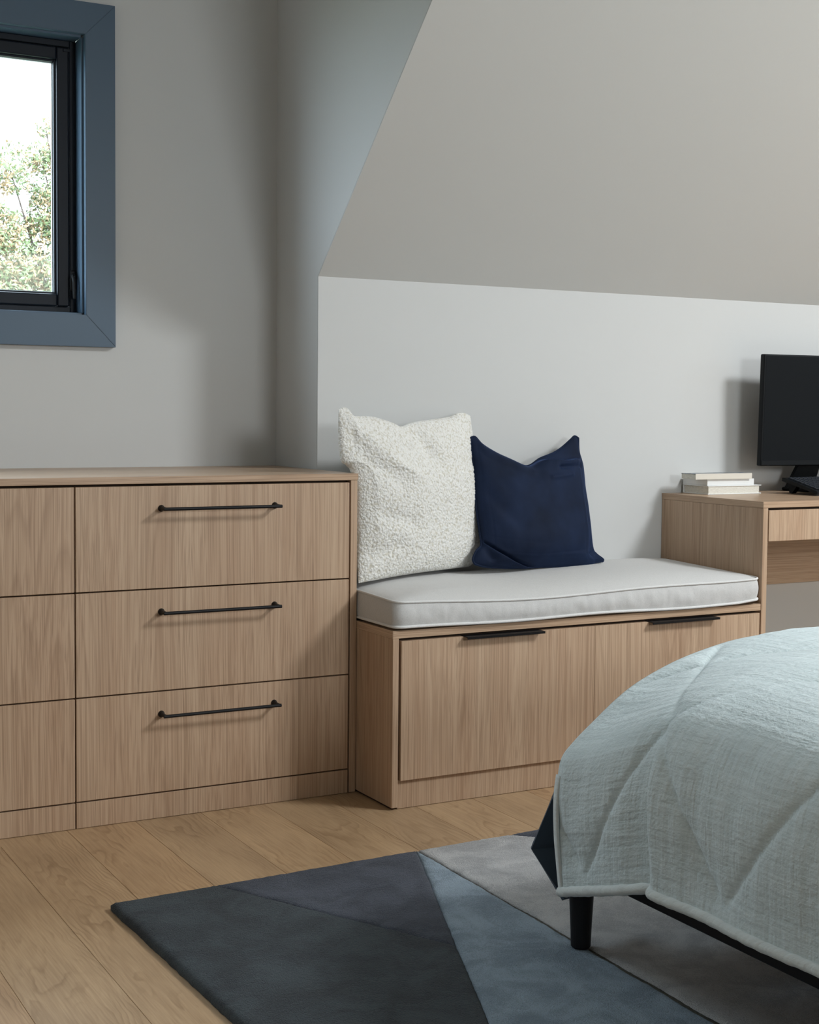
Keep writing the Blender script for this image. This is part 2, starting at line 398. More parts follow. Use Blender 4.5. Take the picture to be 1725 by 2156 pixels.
obj('jamb', bx(jx0, jx1, YB+.001, JY+.05, WZ0+.0005, jz0, .001, 1), 'casing', win)
def ring(x0, x1, z0, z1, w, y0, y1, bev=.002):
    bm = BM()
    box(bm, x0, x0+w, y0, y1, z0, z1, bev); box(bm, x1-w, x1, y0, y1, z0, z1, bev)
    box(bm, x0+w, x1-w, y0, y1, z0, z0+w, bev); box(bm, x0+w, x1-w, y0, y1, z1-w, z1, bev); return bm
fx0, fx1, fz0, fz1 = jx0+.0005, jx1-.0005, jz0+.0005, jz1-.0005
fr_ = obj('frame', ring(fx0, fx1, fz0, fz1, .017, JY, JY+.05), 'win_black', win)
sash = obj('sash', ring(fx0+.018, fx1-.018, fz0+.018, fz1-.018, .034, JY+.003, JY+.045, .004), 'win_black', win)
obj('glazing_bead', ring(fx0+.0515, fx1-.0515, fz0+.0515, fz1-.0515, .006, JY+.015, JY+.04, .0015), 'win_black', sash)
obj('spacer', ring(fx0+.0565, fx1-.0565, fz0+.0565, fz1-.0565, .003, JY+.028, JY+.036, .0003), 'edge_white', sash, label='pale spacer strip around the glass')
obj('glass_pane', bx(fx0+.0575, fx1-.0575, JY+.030, JY+.034, fz0+.0575, fz1-.0575), 'glass', win)
bm = BM(); hx = fx1-.010
box(bm, hx-.008, hx+.006, JY-.007, JY, jz0+.062, jz0+.118, .003)
tube(bm, [(hx-.001, JY-.006, jz0+.105), (hx-.003, JY-.018, jz0+.098), (hx-.002, JY-.022, jz0+.085), (hx-.001, JY-.022, jz0+.04)], [.006, .0055, .005, .0045], 10)
obj('window_handle', bm, 'black', win, smooth=False)
obj('hinge_cover', bx(fx1-.034, fx1-.016, JY-.001, JY+.004, fz1-.03, fz1-.022, .001), 'win_black', win)

# ---------------------------------------------------------------- chest of drawers
def drawer_bar(x0, x1, z, parent):
    bm = BM(); y = -.034
    tube(bm, [(x0-.001, y, z), ((x0+x1)/2, y, z), (x1+.001, y, z)], .0042, 12)
    for x in (x0+.004, x1-.004):
        lathe(bm, (x, 0, z), [(.0085, 0), (.0082, -.002), (.0055, -.010), (.0045, -.02), (.0045, y)], 16, 'y')
    obj('handle', bm, 'black', parent, smooth=False, label='thin black bar handle')
H = .8396; DX = -2.29
dr = root('chest_of_drawers', (-1.14, .27, 0), 'pale oak veneer chest of drawers with thin black bar handles below the blue framed window', 'cabinet')
obj('top', bx(DX, .0015, -.001, YB-.001, .8225, H, .0008, 1), 'veneer_x', dr)
obj('side_panel', bx(-.0185, 0, 0, YB-.002, .001, .8222, .0006, 1), 'veneer_z', dr)
obj('side_panel', bx(DX, DX+.0185, 0, YB-.002, .001, .8222, .0006, 1), 'veneer_z', dr)
obj('carcass', bx(DX+.019, -.019, .022, YB-.003, .002, .822), 'gap', dr)
obj('edge_band', bx(.0015, .0021, -.001, YB-.001, .8226, H-.0001), 'veneer_y', dr)
cols = [(-.7425, -.0228), (-1.4655, -.7458), (-2.2685, -1.4688)]
zs = [(.5675, .8165), (.316, .5640), (.0655, .3125)]
for ci, (a, b) in enumerate(cols):
    for z0, z1 in zs:
        dz = obj('drawer', bx(a, b, 0, .019, z0, z1, .0008, 1), 'veneer_z', dr)
        cx = (a+b)/2; drawer_bar(cx-.1535, cx+.1535, z1-.0545, dz)
    obj('plinth', bx(a, b, 0, .019, .001, .062, .0006, 1), 'veneer_z', dr)

# ---------------------------------------------------------------- storage bench
BD = -.2009; ZB = .4539; L = 1.2129
be = root('storage_bench', (.6, .03, 0), 'pale oak storage bench with two flap doors holding the long cream cushion', 'bench')
obj('seat_board', bx(.0015, L-.002, BD, YK-.001, .4345, ZB, .0008, 1), 'veneer_x', be)
obj('edge_band', bx(.0009, .0015, BD, YK-.001, .4346, ZB-.0001), 'veneer_y', be)
obj('side_panel', bx(.0015, .0185, BD, YK-.001, .006, .4342, .0006, 1), 'veneer_z', be)
obj('foot', bx(.006, .0145, BD+.012, YK-.004, .0005, .006), 'gap', be, label='strip coloured dark as the shade in the gap under the side panel')  # no real foot: dark colour stands in for the shade under the panel
obj('carcass', bx(.0195, L-.0035, BD+.024, YK-.002, .002, .434), 'gap', be)
obj('plinth', bx(.0205, L-.0035, BD+.006, BD+.023, .001, .074, .0005, 1), 'veneer_z', be)
for a, b, h0, h1 in ((.0245, .6190, .205, .443), (.6197, L-.0085, .800, 1.038)):
    dd = obj('flap_door', bx(a, b, BD-.003, BD+.016, .0735, .4275, .0004, 1), 'veneer_z', be)
    bm = BM()
    prism(bm, [(h0, BD-.0035, .4287), (h0, BD+.012, .4287), (h0, BD+.012, .4277), (h0, BD-.0042, .4277), (h0, BD-.022, .4262), (h0, BD-.0225, .4225), (h0, BD-.024, .4225), (h0, BD-.0245, .4285)], (h1-h0, 0, 0))
    obj('handle', bm, 'black', dd, label='black metal edge pull')

# ---------------------------------------------------------------- desk
HD = .75; DE = 2.6
de = root('desk', (1.9, .03, 0), 'pale oak desk with a slim drawer holding the black monitor and books', 'desk')
obj('top', bx(L, DE, BD, YK-.001, .7315, HD, .0008, 1), 'veneer_x', de)
obj('edge_band', bx(L-.0006, L, BD, YK-.001, .7316, HD-.0001), 'veneer_y', de)
obj('side_panel', bx(L, L+.0185, BD, YK-.001, .001, .7312, .0006, 1), 'veneer_z', de)
obj('side_panel', bx(DE-.0185, DE, BD, YK-.001, .001, .7312, .0006, 1), 'veneer_z', de)
obj('drawer', bx(L+.0225, 1.9, BD, BD+.018, .634, .7245, .0008, 1), 'veneer_z', de)
obj('drawer', bx(1.9035, DE-.0225, BD, BD+.018, .634, .7245, .0008, 1), 'veneer_z', de)
obj('drawer_box', bx(L+.03, DE-.03, BD+.0185, YK-.03, .64, .731), 'gap', de)
obj('back_panel', bx(L+.0187, DE-.0187, YK-.024, YK-.004, .440, .7312, .0006, 1), 'veneer_x', de)

# ---------------------------------------------------------------- bench cushion
def cushion():
    ro = root('seat_cushion', (.6, .02, ZB), 'long cream box cushion with piped edges lying on the bench', 'cushion')
    x0, x1, y0, y1 = .006, 1.2035, -.2065, .252
    zb = ZB+.0035; cr = .028
    def ztop(x):      # seam height along the front
        t = (x-x0)/(x1-x0); return .5215+.004*math.cos(t*9.5)-.006*math.sin(math.pi*t)+.010*t**3
    def zbot(x):
        t = (x-x0)/(x1-x0); return zb+.0028+.0022*math.sin(t*13+1)+.006*max(0, t-.93)/.07
    per = []          # perimeter, rounded corners
    def arc(cx, cy, a0, n=7):
        for k in range(n+1):
            a = a0+math.pi/2*k/n; per.append((cx+cr*math.cos(a), cy+cr*math.sin(a)))
    def line(p, q_, n):
        for k in range(1, n): per.append((p[0]+(q_[0]-p[0])*k/n, p[1]+(q_[1]-p[1])*k/n))
    arc(x1-cr, y1-cr, 0); line((x1-cr, y1), (x0+cr, y1), 150)
    arc(x0+cr, y1-cr, math.pi/2); line((x0, y1-cr), (x0, y0+cr), 22)
    arc(x0+cr, y0+cr, math.pi); line((x0+cr, y0), (x1-cr, y0), 150)
    arc(x1-cr, y0+cr, 1.5*math.pi); line((x1, y0+cr), (x1, y1-cr), 22)
    n = len(per); cxm, cym = (x0+x1)/2, (y0+y1)/2
    def zt(x, y):
        t = min(1, max(0, (y-y0)/(y1-y0))); return ztop(x)+.014*t
    bm = BM(); rings = []
    # bottom centre inwards -> side band -> crowned top
    def nrm(i):
        a, b = per[i-1], per[(i+1) % n]; d = Vector((b[1]-a[1], a[0]-b[0], 0)); d.normalize(); return d
    for s in (.0, .5, .93):
        rings.append([bm.verts.new((cxm+(p[0]-cxm)*s if s else cxm+(p[0]-cxm)*.02, cym+(p[1]-cym)*s if s else cym+(p[1]-cym)*.02, zb)) for p in per])
    NS = 9
    for k in range(NS+1):
        w_ = k/NS; row = []
        for i, p in enumerate(per):
            d = nrm(i); bul = math.sin(math.pi*w_)*.006
            puck = (.0028*noise.noise(Vector((p[0]*34, p[1]*34, w_*1.5)))+.0022*noise.noise(Vector((p[0]*85, p[1]*85, w_*.8))))*math.sin(math.pi*w_)**.7
            bul += puck
            if p[0] < x0+.001: bul = min(bul, .003)
            z = zbot(p[0])+(zt(*p)-zbot(p[0]))*w_
            row.append(bm.verts.new((p[0]+d.x*bul, p[1]+d.y*bul, z)))
        rings.append(row)
    for s in (.985, .96, .92, .87, .8, .7, .58, .45, .3, .15, .03):
        row = []
        for i, p in enumerate(per):
            # inset towards a spine instead of a point so the crown stays even
            sx = math.copysign(max(0, abs(p[0]-cxm)-(x1-x0)*.5*0-(1-s)*(y1-y0)*.5*(2.0 if s < .9 else 1)), p[0]-cxm)
            x = cxm+sx; y = cym+(p[1]-cym)*s
            e = 1-s; crown = .024*(1-(1-min(1, e/.55))**2.6)
            wr = .0012*noise.noise(Vector((x*7, y*9, 3)))
            row.append(bm.verts.new((x, y, zt(x, y)+crown+wr)))
        rings.append(row)
    for A, B in zip(rings, rings[1:]):
        for i in range(n): bm.faces.new((A[i], A[(i+1) % n], B[(i+1) % n], B[i]))
    bm.faces.new(rings[0][::-1])
    # close the spine
    top = rings[-1]
    bmesh.ops.remove_doubles(bm, verts=bm.verts, dist=.0002)
    es = [e for e in bm.edges if e.is_boundary]
    if es: bmesh.ops.holes_fill(bm, edges=es)
    bmesh.ops.recalc_face_normals(bm, faces=bm.faces)
    obj('cushion_body', bm, 'seat', ro, smooth=True)
    for nm, zf, out in (('top', lambda p: zt(*p)+.001, .0015), ('bottom', lambda p: zbot(p[0])+.0012, .002)):
        bm = BM(); pts = []
        for i, p in enumerate(per):
            d = nrm(i); o_ = out if p[0] > x0+.001 else .0005
            pts.append((p[0]+d.x*o_, p[1]+d.y*o_, zf(p)))
        tube(bm, pts, .0032 if nm == 'top' else .0040, 8, closed=True); obj('piping', bm, 'seat_piping', ro, smooth=True)
cushion()

# ---------------------------------------------------------------- scatter pillows
def resample(pts, n, smooth=2):
    P = [Vector(p) for p in pts]; d = [0]
    for a, b in zip(P, P[1:]): d.append(d[-1]+(b-a).length)
    out = []
    for k in range(n+1):
        s = d[-1]*k/n; i = 0
        while i < len(d)-2 and d[i+1] < s: i += 1
        t = (s-d[i])/max(1e-9, d[i+1]-d[i])
        p0, p1, p2, p3 = P[max(i-1, 0)], P[i], P[i+1], P[min(i+2, len(P)-1)]
        out.append(.5*((2*p1)+(-p0+p2)*t+(2*p0-5*p1+4*p2-p3)*t*t+(-p0+3*p1-3*p2+p3)*t**3))
    return out
def pillow(ro, top, right, bottom, left, nrm, thick_f, thick_b, N, m, disp, name):
    """top left->right, right top->bottom, bottom right->left, left bottom->top"""
    T = resample(top, N); R = resample(right, N); B = resample(bottom, N)[::-1]; Lf = resample(left, N)[::-1]
    nrm = Vector(nrm).normalized(); bm = BM()
    front = [[None]*(N+1) for _ in range(N+1)]; back = [[None]*(N+1) for _ in range(N+1)]
    for j in range(N+1):
        v = j/N
        for i in range(N+1):
            u = i/N
            p = (1-v)*T[i]+v*B[i]+(1-u)*Lf[j]+u*R[j]-((1-u)*(1-v)*T[0]+u*(1-v)*T[N]+(1-u)*v*B[0]+u*v*B[N])
            e = max(0, (1-abs(2*u-1)**2.6))*max(0, (1-abs(2*v-1)**2.6)); prof = e**.62
            df, pos = disp(u, v, p)
            front[j][i] = bm.verts.new(p+nrm*(thick_f*prof+df))
            edge = i in (0, N) or j in (0, N)
            back[j][i] = front[j][i] if edge else bm.verts.new(p-nrm*(thick_b*prof))
    for j in range(N):
        for i in range(N):
            bm.faces.new((front[j][i], front[j+1][i], front[j+1][i+1], front[j][i+1]))
            q_ = (back[j][i], back[j][i+1], back[j+1][i+1], back[j+1][i])
            try: bm.faces.new(q_)
            except ValueError: pass
    bmesh.ops.recalc_face_normals(bm, faces=bm.faces)
    obj(name, bm, m, ro, smooth=True)
    return T+R[1:]+B[::-1][1:]+Lf[::-1][1:-1]
def seg_dist(p, a, b):
    ax, ay = a; bx_, by = b; dx, dy = bx_-ax, by-ay
    t = max(0, min(1, ((p[0]-ax)*dx+(p[1]-ay)*dy)/(dx*dx+dy*dy)))
    return math.hypot(p[0]-ax-dx*t, p[1]-ay-dy*t), t
WT = [[-.0408,.0315,1.0056],[-.0251,.0384,1.0107],[-.0114,.0436,1.0083],[.0099,.0499,.9897],[.077,.0766,.9874],[.147,.1029,.9722],[.1873,.1176,.9605],[.2395,.14,.9721],[.3164,.1719,.98],[.3938,.204,.9882],[.434,.2215,.9992],[.4611,.2300,.998],[.4816,.2340,.9898]]
WR = [[.4816,.2340,.9898],[.4849,.233,.9513],[.4845,.230,.9196],[.4837,.2239,.8565],[.4901,.2169,.7781],[.4964,.2129,.7243],[.5003,.2073,.6665],[.4965,.2001,.6202],[.4761,.1869,.5795],[.4468,.1723,.5585]]
WB = [[.4468,.1723,.5585],[.3603,.1378,.5595],[.2476,.0927,.560],[.1379,.0484,.5582],[.0686,.0201,.5555],[.030,.004,.5545],[.004,-.001,.552]]
WL = [[.004,-.001,.552],[.003,.002,.60],[.003,.006,.66],[.003,.010,.72],[.003,.014,.79],[-.010,.018,.850],[-.036,.0165,.870],[-.0424,.0181,.9022],[-.0435,.0253,.9637],[-.0408,.0315,1.0056]]
ro = root('bouclé_pillow'.replace('é', 'e'), (.23, .1, .555), 'ivory boucle square pillow leaning on the wall beside the chest of drawers', 'pillow')
def dispW(u, v, p):
    e = (1-abs(2*u-1)**8)*(1-abs(2*v-1)**8)
    d = 0
    for a, b, dep, wd in (((.47, -.02), (.57, .22), -.020, .055), ((.06, .05), (.33, .34), .010, .05), ((.20, .05), (.40, .16), -.006, .05), ((.13, .62), (.30, .66), -.008, .05), ((.02, .86), (.22, .80), -.010, .05), ((.06, .2), (.22, .42), -.009, .06)):
        r, t = seg_dist((u, v), a, b); d += dep*math.exp(-(r/wd)**2)
    d += .007*noise.noise(Vector((u*4, v*4, 1.3)))
    q_ = p*150; dd, _ = noise.voronoi(q_+Vector((noise.noise(q_*.5), noise.noise(q_*.5+Vector((9, 0, 0))), 0))*.6)
    curl = .0030*(1-min(1, dd[0]*1.2)**1.8)+.0006*noise.noise(q_*2.3)
    d = d*e+curl*(.45+.55*e)
    return d, None
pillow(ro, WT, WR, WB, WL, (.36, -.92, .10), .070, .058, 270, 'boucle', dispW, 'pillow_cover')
NT = [[.459,.19,.9234],[.474,.1911,.9247],[.4935,.186,.9043],[.528,.1814,.8837],[.5745,.1774,.8628],[.6382,.1736,.8402],[.6921,.1824,.8616],[.742,.189,.8764],[.7786,.1956,.893],[.8171,.2044,.9167],[.8334,.208,.9266],[.8466,.2069,.9209]]
NR = [[.8466,.2069,.9209],[.8406,.1949,.8813],[.8462,.1822,.8375],[.8408,.1633,.7744],[.8407,.1472,.72],[.8379,.1298,.6618],[.8358,.111,.5985],[.8464,.106,.5802],[.8682,.1023,.5641],[.8642,.0989,.558]]
NB = [[.8642,.0989,.558],[.8335,.0971,.556],[.8055,.0938,.5525],[.6996,.0897,.552],[.6336,.0877,.5535],[.5694,.0841,.5535],[.5081,.0838,.5569],[.4456,.0826,.5626],[.4118,.0839,.572]]
NL = [[.4118,.0839,.572],[.4077,.0876,.5852],[.4226,.0946,.6066],[.4413,.0999,.6215],[.443,.1085,.6503],[.4429,.1249,.7057],[.445,.1398,.756],[.4507,.1582,.8172],[.454,.1782,.8842],[.459,.19,.9234]]
ro = root('velvet_pillow', (.64, .1, .555), 'navy velvet square pillow with pinched pointed corners on the bench', 'pillow')
def dispN(u, v, p):
    e = (1-abs(2*u-1)**10)*(1-abs(2*v-1)**24); d = 0
    for a, b, dep, wd in (((.70, .14), (.93, .225), -.008, .018), ((.10, .05), (.45, .08), .008, .045), ((.60, .20), (.78, .23), .004, .02), ((.0, .83), (.12, .93), -.012, .03), ((.93, .90), (1.0, .86), -.012, .03), ((.08, .45), (.25, .60), -.003, .06)):
        r, t = seg_dist((u, v), a, b); d += dep*math.exp(-(r/wd)**2)
    def side(p_, a, b): return (b[0]-a[0])*(p_[1]-a[1])-(b[1]-a[1])*(p_[0]-a[0])
    a, b = (.46, -.02), (.95, .185); rr_, t = seg_dist((u, v), a, b); sd = side((u, v), a, b)
    tp = math.sin(math.pi*min(1, max(0, .12+t*.88)))**.6 if t < 1 else 0
    d += (-.020*(1-math.exp(-rr_/.010))*math.exp(-rr_/.16)+.020*math.exp(-rr_/.006) if sd < 0 else .020*math.exp(-rr_/.07))*tp
    a, b = (.02, .80), (.42, 1.0); rr_, t = seg_dist((u, v), a, b); sd = side((u, v), a, b)
    d += (.016*(1-math.exp(-rr_/.015))*math.exp(-rr_/.10) if sd > 0 else -.006*math.exp(-rr_/.06))*(1-.5*t)
    d -= .018*math.exp(-(rr_/.011)**2)
    d += .006*noise.noise(Vector((u*3.5, v*3.5, 7)))+.0016*noise.noise(Vector((u*12, v*9, 2)))
    return d*e, None
NT, NR, NB, NL = [[[a_, b_, c_+.005] for a_, b_, c_ in q_] for q_ in (NT, NR, NB, NL)]
per = pillow(ro, NT, NR, NB, NL, (.12, -.96, .24), .058, .045, 170, 'velvet', dispN, 'pillow_cover')
bm = BM(); tube(bm, per, .0032, 8, closed=True); obj('piping', bm, 'velvet', ro, smooth=True)

# ---------------------------------------------------------------- books
def at(bm, x, y, z, rz):
    bmesh.ops.rotate(bm, verts=bm.verts, cent=(0, 0, 0), matrix=Matrix.Rotation(rz, 3, 'Z')); bmesh.ops.translate(bm, verts=bm.verts, vec=(x, y, z)); return bm
bk = root('hardcover_book', (1.4, .19, HD), 'white hardcover book, thickest and lowest of the stack on the desk', 'book', )
obj('page_block', at(bx(.004, .2120, .003, .117, .0025, .0255), 1.289, .131, HD, 0), 'pages', bk)
obj('cover_board', at(bx(0, .219, 0, .121, 0, .0026, .0008), 1.289, .131, HD+.0002, 0), 'cover_white', bk)
obj('cover_board', at(bx(0, .219, 0, .121, .0254, .028, .0008), 1.289, .131, HD, 0), 'cover_white', bk)
obj('spine', at(bx(0, .219, .118, .121, .0026, .0254, .0005), 1.289, .131, HD, 0), 'cover_white', bk)
bk = root('paperback_book', (1.4, .19, HD+.028), 'white paperback in the middle of the book stack on the desk', 'book')
obj('page_block', at(bx(.0015, .190, .0022, .118, .0012, .0185), 1.291, .137, HD+.0285, .005), 'cover_white', bk)
obj('cover_board', at(bx(0, .1915, 0, .119, 0, .0012), 1.291, .137, HD+.0283, .005), 'cover_white', bk)
obj('cover_board', at(bx(0, .1915, 0, .119, .0185, .0197), 1.291, .137, HD+.0285, .005), 'cover_white', bk)
obj('spine', at(bx(0, .1915, 0, .0022, .0012, .0185), 1.291, .137, HD+.0285, .005), 'cover_white', bk)
bk = root('magazine', (1.38, .17, HD+.048), 'magazine with a dark photo cover, topmost of the stack on the desk', 'magazine')
obj('page_block', at(bx(.001, .2275, .001, .068, .001, .0165, .001), 1.237, .130, HD+.0485, .0), 'pages', bk)
obj('front_cover', at(bx(0, .229, 0, .070, .0166, .0178), 1.237, .130, HD+.0485, .0), 'photo_cover', bk, label='dark photo front cover')
obj('spine', at(bx(0, .229, -.001, .0006, .0, .0178), 1.237, .130, HD+.0485, .0), 'cover_cream', bk)

# ---------------------------------------------------------------- monitor
mo = root('monitor', (1.81, .13, HD), 'black flat computer monitor on a stand at the right of the desk', 'monitor')
def mon(bm):
    bmesh.ops.rotate(bm, verts=bm.verts, cent=(0, 0, 0), matrix=Matrix.Rotation(math.radians(1.4), 3, 'X'))
    bmesh.ops.rotate(bm, verts=bm.verts, cent=(0, 0, 0), matrix=Matrix.Rotation(math.radians(-3.5), 3, 'Z'))
    bmesh.ops.translate(bm, verts=bm.verts, vec=(1.511, .140, .837)); return bm
bm = BM(); box(bm, 0, .615, 0, .022, 0, .357, .004, 3); box(bm, .12, .5, .02, .045, .05, .3, .012, 3)
obj('housing', mon(bm), 'plastic', mo)
obj('screen', mon(bx(.006, .609, -.0006, .001, .018, .351)), 'screen', mo)
obj('chin', mon(bx(.002, .613, -.0012, .002, .003, .0175, .0005, 1)), 'plastic', mo, label='slim lower bezel')
bm = BM(); prism(bm, [(1.745, .172, .90), (1.825, .172, .90), (1.79, .190, .762), (1.675, .190, .762)], (0, .014, 0)); obj('stand_neck', bm, 'plastic', mo)
bm = BM(); box(bm, 1.70, 1.95, .125, .245, HD+.0003, HD+.012, .005, 2); obj('stand_base', bm, 'plastic', mo)

# ---------------------------------------------------------------- keyboard
kb = root('keyboard', (1.78, .02, HD), 'black computer keyboard propped up at the back, in front of the monitor', 'keyboard')
def kt(bm):
    bmesh.ops.rotate(bm, verts=bm.verts, cent=(0, 0, 0), matrix=Matrix.Rotation(math.radians(10.5), 3, 'X'))
    bmesh.ops.rotate(bm, verts=bm.verts, cent=(0, 0, 0), matrix=Matrix.Rotation(math.radians(6), 3, 'Z'))
    bmesh.ops.translate(bm, verts=bm.verts, vec=(1.575, -.045, HD+.0045)); return bm
bm = BM(); prism(bm, [(0, 0, 0), (0, 0, .009), (0, .012, .012), (0, .140, .022), (0, .147, .020), (0, .147, .010)], (.44, 0, 0))
bmesh.ops.bevel(bm, geom=[e for e in bm.edges], offset=.0012, segments=1, affect='EDGES')
obj('case', kt(bm), 'plastic', kb)
key0 = None
for r in range(6):
    n = 22
    yk = .016+r*.0198
    for c_ in range(n):
        x = .010+c_*.0192; zz = .0122+(yk-.012)*.078
        bm = BM(); box(bm, x, x+.0168, yk, yk+.0165, zz, zz+.005, .0015, 1); ko = obj('keycap', kt(bm), 'key', kb)
        bm = BM(); box(bm, x+.004, x+.009, yk+.008, yk+.0115, zz+.0048, zz+.0053); obj('legend', kt(bm), 'legend', ko)
for x in (.03, .39):
    bm = BM(); prism(bm, [(x, .105, .006), (x, .145, .012), (x, .133, -.026), (x, .122, -.026)], (.02, 0, 0)); obj('foot', kt(bm), 'plastic', kb)

# ---------------------------------------------------------------- rug
rug = root('rug', (.3, -1.4, 0), 'thick pile rug of grey, blue and cream shapes with carved lines lying under the bed', 'rug')
RC = Vector((-.837, -.577)); ra = math.radians(1.9); RW, RH = 2.35, 1.6
ex = Vector((math.cos(ra), math.sin(ra))); ey = Vector((math.sin(ra), -math.cos(ra)))
def rp(a, b): return RC+ex*a+ey*b
def to_ab(x, y):
    d = Vector((x, y))-RC; return (d.dot(ex), d.dot(ey))
s1a, s1b = to_ab(-.609, -.579), to_ab(-.331, -1.105)
dga, dgb = to_ab(-.131, -.572), to_ab(-.463, -1.409)
l2a, l2b = to_ab(-.131, -.568), to_ab(-.136, -1.546)
tra, trb = to_ab(.127, -.550), to_ab(.45, -.87)
def ext(p, q_, b):   # point on line pq at rug depth b
    t = (b-p[1])/(q_[1]-p[1]); return (p[0]+(q_[0]-p[0])*t, b)
dg0, dg1 = ext(dga, dgb, 0), ext(dga, dgb, RH)
l0, l1 = ext(l2a, l2b, 0), ext(l2a, l2b, RH)
s0 = ext(s1a, s1b, 0)
# where seam 1 meets the diagonal
def inter(p, p2, q_, q2):
    d = (p2[0]-p[0], p2[1]-p[1]); e = (q2[0]-q_[0], q2[1]-q_[1]); den = d[0]*e[1]-d[1]*e[0]
    t = ((q_[0]-p[0])*e[1]-(q_[1]-p[1])*e[0])/den; return (p[0]+d[0]*t, p[1]+d[1]*t)
sx = inter(s1a, s1b, dga, dgb); tr0 = ext(tra, trb, 0)
trR = inter(tra, trb, (RW, 0), (RW, 1))
wl = .0075
fields = [('pile_slate', 'dark slate field of the rug', [(0, 0), s0, sx, dg1, (0, RH)]),
          ('pile_violet', 'violet grey field of the rug', [s0, (dg0[0], 0), sx]),
          ('pile_blue', 'pale blue grey field of the rug', [(dg0[0]+.001, 0), (l1[0]-wl, RH), dg1]),
          ('pile_olive', 'dark olive carved line of the rug', [(l0[0]+.001, 0), (l0[0]+.011, 0), (l1[0]+wl, RH), (l1[0]-wl, RH)]),
          ('pile_cream', 'cream grey field of the rug', [(l0[0]+.011, 0), tr0, trR, (RW, RH), (l1[0]+wl, RH)]),
          ('pile_violet', 'violet grey triangle at the far edge of the rug', [tr0, (RW, 0), trR])]
ZR = .0185
for mk, lab, poly in fields:
    # counter-clockwise in (a,b)
    A = sum(poly[i][0]*poly[(i+1) % len(poly)][1]-poly[(i+1) % len(poly)][0]*poly[i][1] for i in range(len(poly)))
    if A < 0: poly = poly[::-1]
    a0, a1 = min(p[0] for p in poly), max(p[0] for p in poly); b0, b1 = min(p[1] for p in poly), max(p[1] for p in poly)
    step = .0075; na, nb_ = max(2, int((a1-a0)/step)), max(2, int((b1-b0)/step))
    bm = BM(); bmesh.ops.create_grid(bm, x_segments=na, y_segments=nb_, size=.5)
    for v in bm.verts: v.co = Vector((a0+(v.co.x+.5)*(a1-a0), b0+(v.co.y+.5)*(b1-b0), 0))
    ed = []
    for i in range(len(poly)):
        p, q_ = Vector(poly[i]), Vector(poly[(i+1) % len(poly)]); d = (q_-p)
        if d.length < .0005: continue
        d.normalize(); nn_ = Vector((d.y, -d.x))   # outward
        bmesh.ops.bisect_plane(bm, geom=list(bm.verts)+list(bm.edges)+list(bm.faces), plane_co=(p.x, p.y, 0), plane_no=(nn_.x, nn_.y, 0), clear_outer=True, dist=1e-5)
        outer = (abs(p.x) < 1e-4 and abs(q_.x) < 1e-4) or (abs(p.y) < 1e-4 and abs(q_.y) < 1e-4) or (abs(p.x-RW) < 1e-4 and abs(q_.x-RW) < 1e-4) or (abs(p.y-RH) < 1e-4 and abs(q_.y-RH) < 1e-4)
        ed.append((p, nn_, outer))
    thin = mk == 'pile_olive'
    for v in bm.verts:
        c = Vector((v.co.x, v.co.y)); drop = 0
        for p, nn_, outer in ed:
            d = -(c-p).dot(nn_)
            if outer: drop = max(drop, .008*math.exp(-d/.006))
            elif not thin: drop = max(drop, .0045*math.exp(-d/.004))
        w3 = rp(c.x, c.y)
        jag = .0010*noise.noise(Vector((w3.x*90, w3.y*90, 0)))+.0012*noise.noise(Vector((w3.x*12, w3.y*12, 4)))
        base_z = ZR-(.0055 if thin else 0)
        wig = .0018*noise.noise(Vector((w3.x*55, w3.y*55, 9)))+.002*noise.noise(Vector((w3.x*13, w3.y*13, 5)))
        v.co = Vector((w3.x+wig, w3.y+wig*.6, max(.004, base_z-drop+jag)))
    be_ = [e for e in bm.edges if e.is_boundary]
    r_ = bmesh.ops.extrude_edge_only(bm, edges=be_)
    for v in [g_ for g_ in r_['geom'] if isinstance(g_, bmesh.types.BMVert)]: v.co.z = .0006
    bmesh.ops.recalc_face_normals(bm, faces=bm.faces)
    obj('pile_field', bm, mk, rug, smooth=True, label=lab)

# ---------------------------------------------------------------- bed
BX0, BX1, BY0, BY1 = -.16, 1.30, -1.235, -3.25
bed = root('bed', (.57, -2.2, ZR), 'low bed with black wooden frame and tapered legs standing on the rug', 'bed')
LEG = (-.141, -1.211)
for lx, ly in (LEG, (1.28, -1.211), (-.141, -3.2), (1.28, -3.2)):
    bm = BM(); zt_ = ZR-.002
    lathe(bm, (lx, ly, .003), [(.0165, zt_), (.0185, zt_+.003), (.0195, .05), (.0225, .11), (.025, .17), (.0255, .21)], 28); obj('leg', bm, 'bed_black', bed, smooth=False, label=None)
obj('side_rail', bx(BX0, BX0+.022, BY1, BY0+.04, .166, .235, .003), 'bed_black', bed)
obj('side_rail', bx(BX1-.022, BX1, BY1, BY0+.04, .166, .235, .003), 'bed_black', bed)
obj('end_rail', bx(BX0+.022, BX1-.022, BY0+.018, BY0+.04, .166, .235, .003), 'bed_black', bed)
obj('end_rail', bx(BX0+.022, BX1-.022, BY1, BY1+.022, .166, .235, .003), 'bed_black', bed)
obj('headboard', bx(BX0, BX1, BY1-.04, BY1-.001, .166, .98, .012, 3), 'bed_black', bed)
for k in range(12):
    y = BY1+.1+k*.16; obj('slat', bx(BX0+.023, BX1-.023, y, y+.07, .215, .232, .002, 1), 'bed_black', bed)
mt_ = root('mattress', (.57, -2.2, .236), 'white mattress hidden under the pale blanket on the bed', 'mattress')
obj('mattress_body', bx(-.085, 1.225, BY1+.005, -1.30, .236, .455, .06, 5), 'sheet', mt_, smooth=True)

